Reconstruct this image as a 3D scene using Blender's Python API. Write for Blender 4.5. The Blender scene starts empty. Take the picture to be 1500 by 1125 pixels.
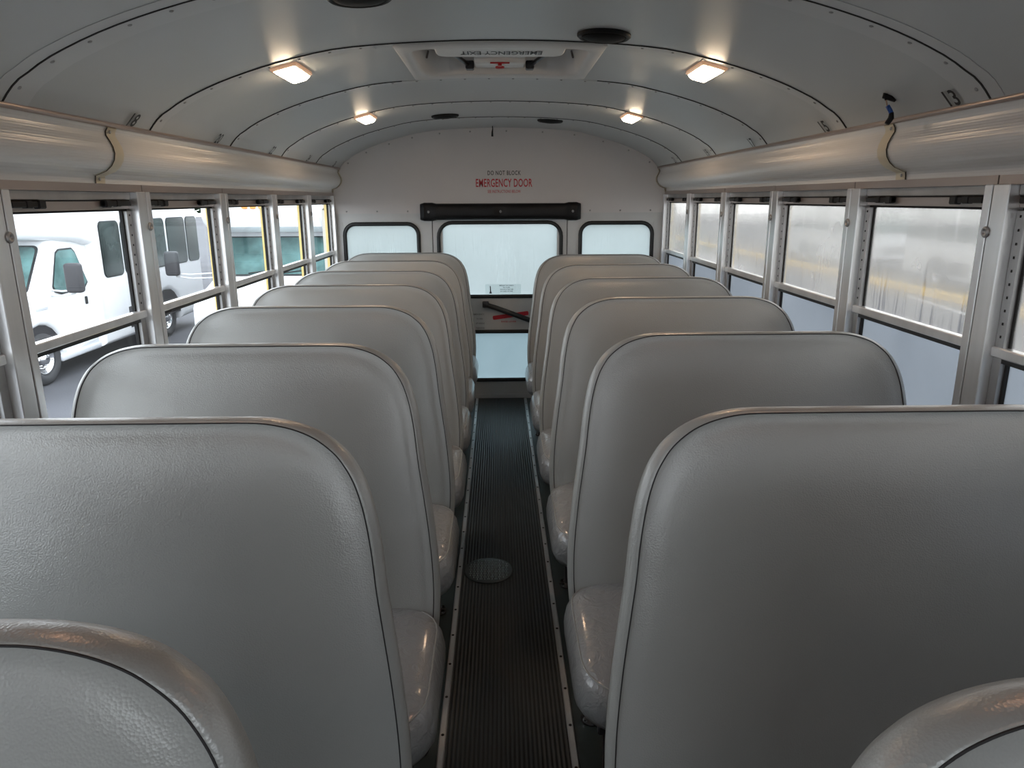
import bpy, bmesh, math, random
from mathutils import Vector, Matrix
random.seed(7)
PI = math.pi
SC = bpy.context.scene
COL = SC.collection

# ------------------------------------------------------------------ materials
def new_mat(name):
    m = bpy.data.materials.new(name); m.use_nodes = True
    nt = m.node_tree; nt.nodes.clear()
    out = nt.nodes.new('ShaderNodeOutputMaterial')
    return m, nt, out

def N(nt, t, **kw):
    n = nt.nodes.new(t)
    for k, v in kw.items():
        if k.startswith('i_'):
            key = k[2:]
            n.inputs[int(key) if key.isdigit() else key.replace('_', ' ')].default_value = v
        else:
            setattr(n, k, v)
    return n

def pbr(name, col, rough=.5, metal=0., spec=.5, var=0., vscale=4., bump=0., bscale=200., bdist=.001,
        emis=None, estr=0., coat=0., stretch=None, rvar=0., aniso=0.):
    m, nt, out = new_mat(name); L = nt.links
    b = N(nt, 'ShaderNodeBsdfPrincipled')
    b.inputs['Base Color'].default_value = (*col, 1)
    b.inputs['Roughness'].default_value = rough
    b.inputs['Metallic'].default_value = metal
    b.inputs['Specular IOR Level'].default_value = spec
    b.inputs['Coat Weight'].default_value = coat
    b.inputs['Coat Roughness'].default_value = .15
    if emis:
        b.inputs['Emission Color'].default_value = (*emis, 1)
        b.inputs['Emission Strength'].default_value = estr
    tc = N(nt, 'ShaderNodeTexCoord'); mp = N(nt, 'ShaderNodeMapping')
    if stretch: mp.inputs['Scale'].default_value = stretch
    L.new(tc.outputs['Object'], mp.inputs['Vector'])
    if var or rvar:
        n = N(nt, 'ShaderNodeTexNoise', i_Scale=vscale, i_Detail=5.)
        L.new(mp.outputs[0], n.inputs['Vector'])
        if var:
            r = N(nt, 'ShaderNodeValToRGB')
            r.color_ramp.elements[0].position = .3; r.color_ramp.elements[1].position = .7
            r.color_ramp.elements[0].color = (*[c*(1-var) for c in col], 1)
            r.color_ramp.elements[1].color = (*[min(1, c*(1+var)) for c in col], 1)
            L.new(n.outputs['Fac'], r.inputs[0]); L.new(r.outputs[0], b.inputs['Base Color'])
        if rvar:
            mr = N(nt, 'ShaderNodeMapRange', i_To_Min=rough-rvar, i_To_Max=rough+rvar)
            L.new(n.outputs['Fac'], mr.inputs[0]); L.new(mr.outputs[0], b.inputs['Roughness'])
    if bump:
        n2 = N(nt, 'ShaderNodeTexNoise', i_Scale=bscale, i_Detail=3.)
        L.new(mp.outputs[0], n2.inputs['Vector'])
        bp = N(nt, 'ShaderNodeBump', i_Strength=bump, i_Distance=bdist)
        L.new(n2.outputs['Fac'], bp.inputs['Height']); L.new(bp.outputs[0], b.inputs['Normal'])
    L.new(b.outputs[0], out.inputs[0])
    return m

def leather_mat():
    m, nt, out = new_mat('grey vinyl'); L = nt.links
    b = N(nt, 'ShaderNodeBsdfPrincipled', i_Roughness=.30)
    b.inputs['Specular IOR Level'].default_value = .85
    b.inputs['Coat Weight'].default_value = .25; b.inputs['Coat Roughness'].default_value = .22
    tc = N(nt, 'ShaderNodeTexCoord')
    n = N(nt, 'ShaderNodeTexNoise', i_Scale=2.2, i_Detail=3.)
    L.new(tc.outputs['Object'], n.inputs['Vector'])
    r = N(nt, 'ShaderNodeValToRGB')
    r.color_ramp.elements[0].position = .3; r.color_ramp.elements[1].position = .75
    r.color_ramp.elements[0].color = (.31, .325, .32, 1); r.color_ramp.elements[1].color = (.37, .38, .365, 1)
    L.new(n.outputs['Fac'], r.inputs[0]); L.new(r.outputs[0], b.inputs['Base Color'])
    v = N(nt, 'ShaderNodeTexVoronoi', i_Scale=330.)
    w = N(nt, 'ShaderNodeTexNoise', i_Scale=9., i_Detail=2.)
    L.new(tc.outputs['Object'], v.inputs['Vector']); L.new(tc.outputs['Object'], w.inputs['Vector'])
    b1 = N(nt, 'ShaderNodeBump', i_Strength=.30, i_Distance=.0012)
    b2 = N(nt, 'ShaderNodeBump', i_Strength=.16, i_Distance=.012)
    L.new(v.outputs['Distance'], b1.inputs['Height']); L.new(w.outputs['Fac'], b2.inputs['Height'])
    L.new(b2.outputs[0], b1.inputs['Normal']); L.new(b1.outputs[0], b.inputs['Normal'])
    L.new(b.outputs[0], out.inputs[0])
    return m

def cushion_mat():
    m, nt, out = new_mat('worn shiny vinyl'); L = nt.links
    b = N(nt, 'ShaderNodeBsdfPrincipled', i_Roughness=.28)
    b.inputs['Base Color'].default_value = (.28, .29, .295, 1)
    b.inputs['Coat Weight'].default_value = .6; b.inputs['Coat Roughness'].default_value = .12
    tc = N(nt, 'ShaderNodeTexCoord')
    w = N(nt, 'ShaderNodeTexNoise', i_Scale=22., i_Detail=3., i_Distortion=1.5)
    L.new(tc.outputs['Object'], w.inputs['Vector'])
    b2 = N(nt, 'ShaderNodeBump', i_Strength=.6, i_Distance=.012)
    L.new(w.outputs['Fac'], b2.inputs['Height']); L.new(b2.outputs[0], b.inputs['Normal'])
    L.new(b.outputs[0], out.inputs[0])
    return m

def clear_glass(name, refl=.09, tint=(1, 1, 1)):
    m, nt, out = new_mat(name); L = nt.links
    t = N(nt, 'ShaderNodeBsdfTransparent'); t.inputs[0].default_value = (*tint, 1)
    g = N(nt, 'ShaderNodeBsdfGlossy', i_Roughness=.03)
    mx = N(nt, 'ShaderNodeMixShader', i_0=refl)
    L.new(t.outputs[0], mx.inputs[1]); L.new(g.outputs[0], mx.inputs[2]); L.new(mx.outputs[0], out.inputs[0])
    return m

def fog_glass(name, lo, hi, col, streak=.0, haze_scale=2.5, blur=0., trans=(1, 1, 1), z0=.8, z1=1.45, drip=(1.10, 1.28)):
    """pane covered in condensation: diffusing film with runs wiped clear by drips"""
    m, nt, out = new_mat(name); L = nt.links
    tr = N(nt, 'ShaderNodeBsdfTransparent'); tr.inputs[0].default_value = (*trans, 1)
    if blur:
        rf = N(nt, 'ShaderNodeBsdfRefraction', i_Roughness=blur, i_IOR=1.4); rf.inputs[0].default_value = (*trans, 1)
        mb_ = N(nt, 'ShaderNodeMixShader', i_0=.6); L.new(tr.outputs[0], mb_.inputs[1]); L.new(rf.outputs[0], mb_.inputs[2]); tr = mb_
    tl = N(nt, 'ShaderNodeBsdfTranslucent'); tl.inputs[0].default_value = (*col, 1)
    df = N(nt, 'ShaderNodeBsdfDiffuse'); df.inputs[0].default_value = (*[c*.55 for c in col], 1)
    gl = N(nt, 'ShaderNodeBsdfGlossy', i_Roughness=.12)
    a = N(nt, 'ShaderNodeMixShader', i_0=.22); L.new(tl.outputs[0], a.inputs[1]); L.new(df.outputs[0], a.inputs[2])
    geo = N(nt, 'ShaderNodeNewGeometry')
    n = N(nt, 'ShaderNodeTexNoise', i_Scale=haze_scale, i_Detail=4.)
    L.new(geo.outputs['Position'], n.inputs['Vector'])
    mr = N(nt, 'ShaderNodeMapRange', i_From_Min=.3, i_From_Max=.7, i_To_Min=lo, i_To_Max=hi)
    L.new(n.outputs['Fac'], mr.inputs[0])
    fac = mr.outputs[0]
    if streak:
        mp = N(nt, 'ShaderNodeMapping'); mp.inputs['Scale'].default_value = (95, 95, 5)
        L.new(geo.outputs['Position'], mp.inputs['Vector'])
        s = N(nt, 'ShaderNodeTexNoise', i_Scale=1., i_Detail=3., i_Distortion=.4); L.new(mp.outputs[0], s.inputs['Vector'])
        sr = N(nt, 'ShaderNodeMapRange', i_From_Min=.56, i_From_Max=.66, i_To_Min=0., i_To_Max=1.)
        L.new(s.outputs['Fac'], sr.inputs[0])
        # drips only in the lower part of the pane, and in patches
        sx = N(nt, 'ShaderNodeSeparateXYZ'); L.new(geo.outputs['Position'], sx.inputs[0])
        zr = N(nt, 'ShaderNodeMapRange', i_From_Min=drip[1], i_From_Max=drip[0], i_To_Min=0., i_To_Max=1.)
        L.new(sx.outputs['Z'], zr.inputs[0])
        pn = N(nt, 'ShaderNodeTexNoise', i_Scale=3.1, i_Detail=1.); L.new(geo.outputs['Position'], pn.inputs['Vector'])
        pr = N(nt, 'ShaderNodeMapRange', i_From_Min=.42, i_From_Max=.56, i_To_Min=0., i_To_Max=1.)
        L.new(pn.outputs['Fac'], pr.inputs[0])
        m1 = N(nt, 'ShaderNodeMath', operation='MULTIPLY'); L.new(sr.outputs[0], m1.inputs[0]); L.new(zr.outputs[0], m1.inputs[1])
        m2 = N(nt, 'ShaderNodeMath', operation='MULTIPLY'); L.new(m1.outputs[0], m2.inputs[0]); L.new(pr.outputs[0], m2.inputs[1])
        m3 = N(nt, 'ShaderNodeMath', operation='MULTIPLY', i_1=streak); L.new(m2.outputs[0], m3.inputs[0])
        m4 = N(nt, 'ShaderNodeMath', operation='SUBTRACT', use_clamp=True)
        L.new(fac, m4.inputs[0]); L.new(m3.outputs[0], m4.inputs[1]); fac = m4.outputs[0]
    b = N(nt, 'ShaderNodeMixShader'); L.new(fac, b.inputs[0]); L.new(tr.outputs[0], b.inputs[1]); L.new(a.outputs[0], b.inputs[2])
    c = N(nt, 'ShaderNodeMixShader', i_0=.05); L.new(b.outputs[0], c.inputs[1]); L.new(gl.outputs[0], c.inputs[2])
    L.new(c.outputs[0], out.inputs[0])
    return m

M = {}
M['vinyl'] = leather_mat()
M['cushion'] = cushion_mat()
M['thread'] = pbr('dark thread', (.02, .02, .022), .7)
M['ceiling'] = pbr('painted ceiling steel', (.50, .515, .51), .34, spec=.6, var=.04, vscale=1.5, bump=.25, bscale=260., bdist=.0008, rvar=.05)
M['band'] = pbr('ceiling lap band', (.56, .57, .565), .38, spec=.5, var=.03)
M['seam'] = pbr('dark seam', (.03, .03, .03), .8, spec=.2)
M['screw'] = pbr('painted screw', (.36, .36, .355), .35, metal=.5)
M['rearpanel'] = pbr('painted rear panel', (.60, .58, .575), .38, spec=.5, var=.05, vscale=2., bump=.12, bscale=14., bdist=.004)
M['rearlow'] = pbr('painted rear frame', (.55, .56, .56), .42, var=.05, vscale=6.)
M['wall'] = pbr('lower wall metal', (.40, .42, .43), .35, metal=.3, var=.05)
M['alu'] = pbr('brushed aluminium', (.78, .78, .78), .30, metal=.8, var=.08, vscale=18., stretch=(1, 1, .12), bump=.15, bscale=300., bdist=.0004)
M['aludark'] = pbr('weathered aluminium', (.38, .38, .38), .42, metal=.7, var=.1, vscale=12.)
M['header'] = pbr('bronze toned header steel', (.42, .37, .345), .33, metal=.65, var=.05)
M['rail'] = pbr('bronze rail', (.42, .33, .29), .3, metal=.7)
M['rubber'] = pbr('black rubber', (.012, .013, .014), .5)
M['blackplastic'] = pbr('black plastic', (.010, .010, .011), .45, spec=.25)
M['blackmetal'] = pbr('black powder coated steel', (.02, .02, .022), .35)
M['floor'] = pbr('dark rubber floor', (.026, .040, .042), .38, var=.25, vscale=5., bump=.2, bscale=60., bdist=.001)
M['chrome'] = pbr('chrome', (.75, .75, .76), .12, metal=1.)
M['strip'] = pbr('floor strip aluminium', (.62, .63, .64), .36, metal=.75, var=.15, vscale=25., stretch=(1, .15, 1))
M['plate'] = pbr('worn tread plate', (.045, .055, .055), .38, metal=.5, var=.2, vscale=30.)
M['lug'] = pbr('tread plate lug', (.38, .42, .42), .3, metal=.85)
M['beige'] = pbr('aged beige plastic', (.62, .56, .42), .4)
M['white'] = pbr('white plastic', (.72, .72, .70), .35, var=.03)
M['hatchwhite'] = pbr('hatch liner white', (.66, .645, .62), .4, var=.04)
M['red'] = pbr('red plastic', (.42, .012, .012), .35)
M['redink'] = pbr('red lettering', (.50, .015, .03), .5)
M['blackink'] = pbr('black lettering', (.012, .012, .012), .5)
M['greyink'] = pbr('faded grey lettering', (.13, .12, .12), .6)
M['sticker'] = clear_glass('clear sticker film', .04, (.93, .95, .95))
M['pad'] = pbr('black padded vinyl', (.008, .008, .009), .42, spec=.25, bump=.3, bscale=25., bdist=.006)
M['yellow'] = pbr('school bus yellow', (.74, .56, .20), .4)
M['blue'] = pbr('blue tape', (.02, .09, .35), .45)
M['wire'] = pbr('bare wire', (.45, .30, .22), .5)
M['lampglass'] = pbr('lamp lens', (1, .85, .65), .3, emis=(1., .80, .56), estr=22.)
M['lampframe'] = pbr('lamp bezel', (.62, .54, .46), .3, emis=(1., .5, .25), estr=.25)  # faint orange emission paints the lens glow onto the bezel
M['speaker'] = pbr('speaker grille', (.006, .006, .006), .6, spec=.1)
M['speakerrim'] = pbr('speaker rim', (.008, .008, .008), .5, spec=.2)
M['glass'] = clear_glass('clear window glass', .06)
M['fog'] = fog_glass('fogged window glass', .22, .44, (.56, .54, .51), streak=.6, blur=.11, trans=(.80, .78, .76), drip=(1.12, 1.30))
M['foglow'] = fog_glass('heavily fogged lower glass', .82, .93, (.37, .39, .415), streak=0.)
M['fogrear'] = fog_glass('fogged rear glass', .80, .95, (.60, .64, .635), streak=.4, trans=(.8, .85, .85), drip=(.9, 1.25))
M['fogdoor'] = fog_glass('fogged door glass', .85, .95, (.42, .50, .52), streak=0.)
# outside
M['busp'] = pbr('white gelcoat', (.80, .81, .82), .25, spec=.5, var=.02, vscale=1.)
M['busg'] = pbr('pale grey skirt', (.55, .57, .60), .4)
M['tint'] = pbr('dark tinted bus glass', (.03, .042, .04), .2, spec=.5, var=.6, vscale=1.2)
M['wsh'] = pbr('windshield glass', (.09, .18, .175), .15, spec=.7, var=.6, vscale=2.2)
M['tyre'] = pbr('tyre rubber', (.03, .031, .034), .75)
M['arch'] = pbr('wheel arch liner', (.02, .02, .024), .8)
M['amber'] = pbr('amber marker lens', (.85, .30, .06), .3)
M['lens'] = pbr('headlamp lens', (.70, .72, .74), .15)
M['mirror'] = pbr('grey mirror shell', (.055, .055, .06), .5, spec=.3)
M['leaf'] = pbr('dark leaves', (.02, .045, .02), .7, var=.4, vscale=3.)
M['bark'] = pbr('bark', (.08, .06, .045), .9, var=.3, vscale=8.)
M['curb'] = pbr('yellow painted curb', (.85, .55, .10), .6, var=.08)
M['line'] = pbr('white road paint', (.75, .76, .76), .6, var=.06)
M['bldg'] = pbr('pale render', (.70, .68, .64), .7, var=.04, vscale=.6)
M['asphalt'] = pbr('asphalt', (.070, .072, .082), .85, var=.22, vscale=.8, bump=.4, bscale=45., bdist=.01)

def cove_mat():
    m, nt, out = new_mat('cream ribbed vinyl cover'); L = nt.links
    b = N(nt, 'ShaderNodeBsdfPrincipled', i_Roughness=.27)
    b.inputs['Specular IOR Level'].default_value = .6
    b.inputs['Base Color'].default_value = (.74, .735, .715, 1)
    geo = N(nt, 'ShaderNodeNewGeometry'); sx = N(nt, 'ShaderNodeSeparateXYZ'); L.new(geo.outputs['Position'], sx.inputs[0])
    k = N(nt, 'ShaderNodeMath', operation='MULTIPLY', i_1=2*PI/.0068); L.new(sx.outputs['Z'], k.inputs[0])
    s = N(nt, 'ShaderNodeMath', operation='SINE'); L.new(k.outputs[0], s.inputs[0])
    bp = N(nt, 'ShaderNodeBump', i_Strength=.16, i_Distance=.001); L.new(s.outputs[0], bp.inputs['Height'])
    L.new(bp.outputs[0], b.inputs['Normal']); L.new(b.outputs[0], out.inputs[0])
    return m
M['cove'] = cove_mat()

def mat_ribbed():
    m, nt, out = new_mat('ribbed aisle rubber'); L = nt.links
    b = N(nt, 'ShaderNodeBsdfPrincipled', i_Roughness=.36)
    geo = N(nt, 'ShaderNodeNewGeometry'); sx = N(nt, 'ShaderNodeSeparateXYZ'); L.new(geo.outputs['Position'], sx.inputs[0])
    n = N(nt, 'ShaderNodeTexNoise', i_Scale=7., i_Detail=5.); L.new(geo.outputs['Position'], n.inputs['Vector'])
    k = N(nt, 'ShaderNodeMath', operation='MULTIPLY', i_1=2*PI/.0125); L.new(sx.outputs['X'], k.inputs[0])
    s = N(nt, 'ShaderNodeMath', operation='SINE'); L.new(k.outputs[0], s.inputs[0])
    r = N(nt, 'ShaderNodeValToRGB')
    r.color_ramp.elements[0].position = .1; r.color_ramp.elements[0].color = (.010, .013, .014, 1)
    r.color_ramp.elements[1].position = .75; r.color_ramp.elements[1].color = (.040, .046, .046, 1)
    mr = N(nt, 'ShaderNodeMapRange', i_From_Min=-1., i_From_Max=1.); L.new(s.outputs[0], mr.inputs[0])
    mu = N(nt, 'ShaderNodeMath', operation='MULTIPLY'); L.new(mr.outputs[0], mu.inputs[0])
    m2 = N(nt, 'ShaderNodeMapRange', i_From_Min=.3, i_From_Max=.75, i_To_Min=.7, i_To_Max=1.25); L.new(n.outputs['Fac'], m2.inputs[0])
    L.new(m2.outputs[0], mu.inputs[1]); L.new(mu.outputs[0], r.inputs[0]); L.new(r.outputs[0], b.inputs['Base Color'])
    bp = N(nt, 'ShaderNodeBump', i_Strength=.7, i_Distance=.002); L.new(s.outputs[0], bp.inputs['Height'])
    L.new(bp.outputs[0], b.inputs['Normal']); L.new(b.outputs[0], out.inputs[0])
    return m
M['mat'] = mat_ribbed()

# ------------------------------------------------------------------ mesh helpers
class MB:
    """collects shapes; build() links them as one mesh object"""
    def __init__(s): s.v = []; s.f = []; s.mi = []; s.sm = []
    def add(s, verts, faces, mi=0, smooth=False):
        o = len(s.v); s.v += [tuple(x) for x in verts]
        s.f += [tuple(i+o for i in f) for f in faces]; s.mi += [mi]*len(faces); s.sm += [smooth]*len(faces)
        return s
    def bm(s, bm, mi=0, smooth=False, mat=None):
        if mat is not None: bmesh.ops.transform(bm, matrix=mat, verts=bm.verts)
        bm.verts.ensure_lookup_table(); bm.verts.index_update()
        s.add([v.co[:] for v in bm.verts], [[v.index for v in f.verts] for f in bm.faces], mi, smooth); bm.free(); return s
    def box(s, x0, x1, y0, y1, z0, z1, mi=0, bev=0., seg=1, rot=None, smooth=False):
        bm = bmesh.new(); bmesh.ops.create_cube(bm, size=1)
        for v in bm.verts: v.co = Vector((v.co.x*(x1-x0), v.co.y*(y1-y0), v.co.z*(z1-z0)))
        if bev: bmesh.ops.bevel(bm, geom=bm.edges[:], offset=bev, segments=seg, profile=.5, affect='EDGES')
        T = Matrix.Translation(((x0+x1)/2, (y0+y1)/2, (z0+z1)/2))
        if rot is not None: T = T @ rot
        return s.bm(bm, mi, smooth or seg > 1, T)
    def tube(s, pts, r, seg=8, mi=0, closed=False, smooth=True):
        pts = [Vector(p) for p in pts]; n = len(pts); V = []; F = []
        prev = None
        for i, p in enumerate(pts):
            if closed: t = (pts[(i+1) % n]-pts[i-1]).normalized()
            else: t = (pts[min(i+1, n-1)]-pts[max(i-1, 0)]).normalized()
            if prev is None:
                a = Vector((0, 0, 1)) if abs(t.z) < .9 else Vector((1, 0, 0))
                u = t.cross(a).normalized()
            else: u = (prev - t*prev.dot(t)).normalized()
            prev = u; w = t.cross(u)
            rr = r[i] if isinstance(r, (list, tuple)) else r
            for k in range(seg):
                a = 2*PI*k/seg; V.append(p+(u*math.cos(a)+w*math.sin(a))*rr)
        m = n if closed else n-1
        for i in range(m):
            for k in range(seg):
                j = (i+1) % n
                F.append((i*seg+k, i*seg+(k+1) % seg, j*seg+(k+1) % seg, j*seg+k))
        if not closed:
            F.append(tuple(range(seg))[::-1]); F.append(tuple((n-1)*seg+k for k in range(seg)))
        return s.add(V, F, mi, smooth)
    def rings(s, rings, mi=0, smooth=True, cap0=True, cap1=True):
        n = len(rings[0]); V = [p for r in rings for p in r]; F = []
        for i in range(len(rings)-1):
            for k in range(n):
                F.append((i*n+k, i*n+(k+1) % n, (i+1)*n+(k+1) % n, (i+1)*n+k))
        if cap0: F.append(tuple(range(n))[::-1])
        if cap1: F.append(tuple((len(rings)-1)*n+k for k in range(n)))
        return s.add(V, F, mi, smooth)
    def lathe(s, prof, seg=24, mi=0, T=Matrix(), smooth=True):
        rings = [[T @ Vector((r*math.cos(2*PI*k/seg), r*math.sin(2*PI*k/seg), z)) for k in range(seg)] for r, z in prof]
        return s.rings(rings, mi, smooth)
    def prism(s, poly, x0, x1, mi=0, bev=0., seg=2, axis='x', smooth=False):
        """poly of (a,b) extruded along axis: x -> (x,a,b); y -> (a,y,b); z -> (a,b,z)"""
        bm = bmesh.new()
        def P(q, t):
            return {'x': (t, q[0], q[1]), 'y': (q[0], t, q[1]), 'z': (q[0], q[1], t)}[axis]
        a = [bm.verts.new(P(q, x0)) for q in poly]; b = [bm.verts.new(P(q, x1)) for q in poly]
        fa = bm.faces.new(a); fb = bm.faces.new(b[::-1]); n = len(poly)
        for i in range(n): bm.faces.new((a[i], b[i], b[(i+1) % n], a[(i+1) % n]))
        bmesh.ops.recalc_face_normals(bm, faces=bm.faces[:])
        if bev:
            ed = [e for e in bm.edges if (e in fa.edges[:] or e in fb.edges[:])]
            bmesh.ops.bevel(bm, geom=ed, offset=bev, segments=seg, profile=.5, affect='EDGES')
        bmesh.ops.triangulate(bm, faces=[f for f in bm.faces if len(f.verts) > 4])
        return s.bm(bm, mi, smooth)
    def build(s, name, mats, parent=None, loc=(0, 0, 0), autosm=None):
        me = bpy.data.meshes.new(name)
        me.from_pydata(s.v, [], s.f)
        if not isinstance(mats, (list, tuple)): mats = [mats]
        for m in mats: me.materials.append(m)
        me.polygons.foreach_set('material_index', s.mi); me.polygons.foreach_set('use_smooth', s.sm)
        bm = bmesh.new(); bm.from_mesh(me); bmesh.ops.recalc_face_normals(bm, faces=bm.faces[:])
        bm.to_mesh(me); bm.free(); me.update()
        if autosm:
            try: me.set_sharp_from_angle(angle=math.radians(autosm))
            except Exception: pass
        o = bpy.data.objects.new(name, me); COL.objects.link(o); o.location = loc
        if parent: o.parent = parent
        return o

def empty(name, loc=(0, 0, 0), rz=0.):
    o = bpy.data.objects.new(name, None); COL.objects.link(o); o.location = loc; o.rotation_euler = (0, 0, rz)
    o.empty_display_size = .05
    return o
def tag(o, label=None, cat=None, group=None, kind=None):
    if label: o['label'] = label
    if cat: o['category'] = cat
    if group: o['group'] = group
    if kind: o['kind'] = kind
    return o
def struct(o, label=None):
    o['kind'] = 'structure'
    if label: o['label'] = label
    return o
def copy_tree(o, parent=None):
    c = o.copy(); COL.objects.link(c); c.parent = parent
    for ch in o.children: copy_tree(ch, c)
    return c

def rrect(w, h, r, n=6):
    """rounded rectangle outline, centred, counter-clockwise"""
    P = []
    for cx, cy, a0 in ((w/2-r, h/2-r, 0), (-w/2+r, h/2-r, 90), (-w/2+r, -h/2+r, 180), (w/2-r, -h/2+r, 270)):
        for k in range(n+1):
            a = math.radians(a0+90*k/n); P.append((cx+r*math.cos(a), cy+r*math.sin(a)))
    return P
def panel(mb, O, U, V, w, h, r, t, mi=0, bev=.0):
    """rounded rectangular plate with its back at O, thickness t along UxV"""
    O, U, V = Vector(O), Vector(U).normalized(), Vector(V).normalized(); W = U.cross(V)
    o = rrect(w, h, r)
    R = [[O+U*a+V*b for a, b in o], [O+U*a+V*b+W*(t-bev) for a, b in o]]
    if bev: R.append([O+U*a*(1-2*bev/w)+V*b*(1-2*bev/h)+W*t for a, b in o])
    mb.rings(R, mi, False)
    return mb
def ring_frame(mb, O, U, V, w, h, r, wd, t, mi=0):
    """rounded frame (gasket) of width wd outside w x h"""
    O, U, V = Vector(O), Vector(U).normalized(), Vector(V).normalized(); W = U.cross(V)
    i = rrect(w, h, r); e = rrect(w+2*wd, h+2*wd, r+wd)
    f = lambda L, d: [O+U*a+V*b+W*d for a, b in L]
    mb.rings([f(i, 0), f(i, t*.7), [p*.5+q*.5+W*(t*.3) for p, q in zip(f(i, t*.7), f(e, t*.7))], f(e, t*.7), f(e, 0), f(i, 0)], mi, True, False, False)
    return mb

def text_mesh(name, txt, width, height, mat, parent=None, bold=0., thick=.0006, spacing=1.):
    """lettering as a flat mesh in its local XY plane, centred, scaled to width x height"""
    cu = bpy.data.curves.new(name, 'FONT'); cu.body = txt; cu.align_x = 'CENTER'; cu.align_y = 'CENTER'
    cu.size = 1; cu.offset = bold; cu.space_character = spacing; cu.resolution_u = 3
    to = bpy.data.objects.new(name, cu); COL.objects.link(to)
    dg = bpy.context.evaluated_depsgraph_get()
    me = bpy.data.meshes.new_from_object(to.evaluated_get(dg))
    COL.objects.unlink(to); bpy.data.objects.remove(to)
    xs = [v.co.x for v in me.vertices]; ys = [v.co.y for v in me.vertices]
    cx, cy = (min(xs)+max(xs))/2, (min(ys)+max(ys))/2
    sx, sy = width/(max(xs)-min(xs)), height/(max(ys)-min(ys))
    for v in me.vertices: v.co = Vector(((v.co.x-cx)*sx, (v.co.y-cy)*sy, v.co.z))
    me.materials.clear(); me.materials.append(mat)
    o = bpy.data.objects.new(name, me); COL.objects.link(o)
    if parent: o.parent = parent
    return o
def orient(o, O, U, V):
    U, V = Vector(U).normalized(), Vector(V).normalized(); W = U.cross(V).normalized()
    m = Matrix((U, V, W)).transposed().to_4x4(); m.translation = Vector(O)
    o.matrix_local = m
    return o

# ------------------------------------------------------------------ dimensions
AW = 1.17          # half width inside
YR = 5.23          # rear wall
YF = -2.4          # front of the bus
P = .70            # window pitch
SEAM = [1.73+P*i for i in range(-1, 6)]     # 1.03 ... 5.23
SILL = .76
prof = [(0, 1.936), (.15, 1.934), (.3, 1.928), (.43, 1.919), (.54, 1.907), (.70, 1.870), (.83, 1.832), (.94, 1.790), (1.04, 1.740), (1.085, 1.702), (1.112, 1.668)]
def cz(x):
    x = abs(x)
    for (a, b), (c, d) in zip(prof, prof[1:]):
        if x <= c: return b+(d-b)*(x-a)/(c-a)
    return prof[-1][1]
# smooth the profile
_xs = [1.112*math.sin(PI/2*i/26) for i in range(27)]
def czs(x):
    return sum(cz(min(1.112, abs(x)+d))*w for d, w in ((-.05, .2), (-.025, .2), (0, .2), (.025, .2), (.05, .2))) if abs(x) < 1.06 else cz(x)
ARC = [(-x, czs(x)) for x in reversed(_xs)] + [(x, czs(x)) for x in _xs[1:]]
def arc_normal(x):
    e = .01; dz = (czs(x+e)-czs(x-e))/(2*e)
    return Vector((dz, 0, -1)).normalized()      # pointing down into the bus

# ------------------------------------------------------------------ shell
# floor
f = MB(); f.box(-1.25, 1.25, YF, YR+.05, -.08, 0)
floor = struct(f.build('floor', M['floor']), 'dark rubber floor of the bus')
m_ = MB(); m_.box(-.172, .172, YF, YR-.02, .0005, .006)
mat = tag(m_.build('aisle_mat', M['mat']), 'ribbed black rubber mat running down the aisle', 'mat')
n_ = 0
for s, sd in ((-1, 'left'), (1, 'right')):
    n_ += 1
    t = MB(); t.box(s*.180-.010, s*.180+.010, YF, YR-.03, .0005, .0095, bev=.003)
    tr = struct(t.build('trim_%d' % n_, M['strip']), 'aluminium strip along the %s edge of the aisle mat' % sd)
    q = MB(); q.lathe([(.0001, 0), (.0045, 0), (.0045, .0012), (.003, .002), (.0001, .002)], 8)
    sc0 = None
    for i in range(28):
        y = .75+i*.158+(.03 if s > 0 else 0)
        if y > YR-.1: break
        if sc0 is None:
            sc0 = q.build('screw', M['seam'], tr); o = sc0
        else:
            o = sc0.copy(); COL.objects.link(o)
        o.location = (s*.180, y, .0095)
# hatch plate in the aisle floor
hp = MB(); hp.lathe([(.0001, 0), (.101, 0), (.101, .0035), (.094, .0045), (.0001, .0045)], 40)
for i in range(-7, 8):
    for j in range(-7, 8):
        x, y = i*.0145, j*.0145
        if math.hypot(x, y) > .086: continue
        R_ = Matrix.Rotation(0 if (i+j) % 2 else PI/2, 4, 'Z')
        hp.box(x-.0065, x+.0065, y-.0016, y+.0016, .0040, .0068, mi=1, bev=.0012, rot=R_)
o = hp.build('inspection_plate', [M['plate'], M['lug']], loc=(-.063, 2.615, .0058))
tag(o, 'round diamond tread inspection plate set in the aisle mat', 'floor plate')

# ceiling
c = MB(); th = .045
ring = lambda y: [(x, y, z) for x, z in ARC]+[(x, y, z+th) for x, z in reversed(ARC)]
c.rings([ring(YF), ring(YR+.05)], smooth=True)
ceil = struct(c.build('ceiling', M['ceiling'], autosm=40), 'curved painted steel ceiling with bowed panels')
# hatch opening is cut in the ceiling
HX, HY0, HY1 = .292, 2.52, 3.035
cut = MB(); cut.box(-HX, HX, HY0, HY1, 1.80, 2.1)
cuto = cut.build('cutter', M['white'])
md = ceil.modifiers.new('cut', 'BOOLEAN'); md.object = cuto; md.operation = 'DIFFERENCE'; md.solver = 'EXACT'
dg = bpy.context.evaluated_depsgraph_get()
me = bpy.data.meshes.new_from_object(ceil.evaluated_get(dg)); ceil.modifiers.clear(); ceil.data = me
for p_ in me.polygons: p_.use_smooth = True
try: me.set_sharp_from_angle(angle=math.radians(40))
except Exception: pass
bpy.data.objects.remove(cuto)

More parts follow.
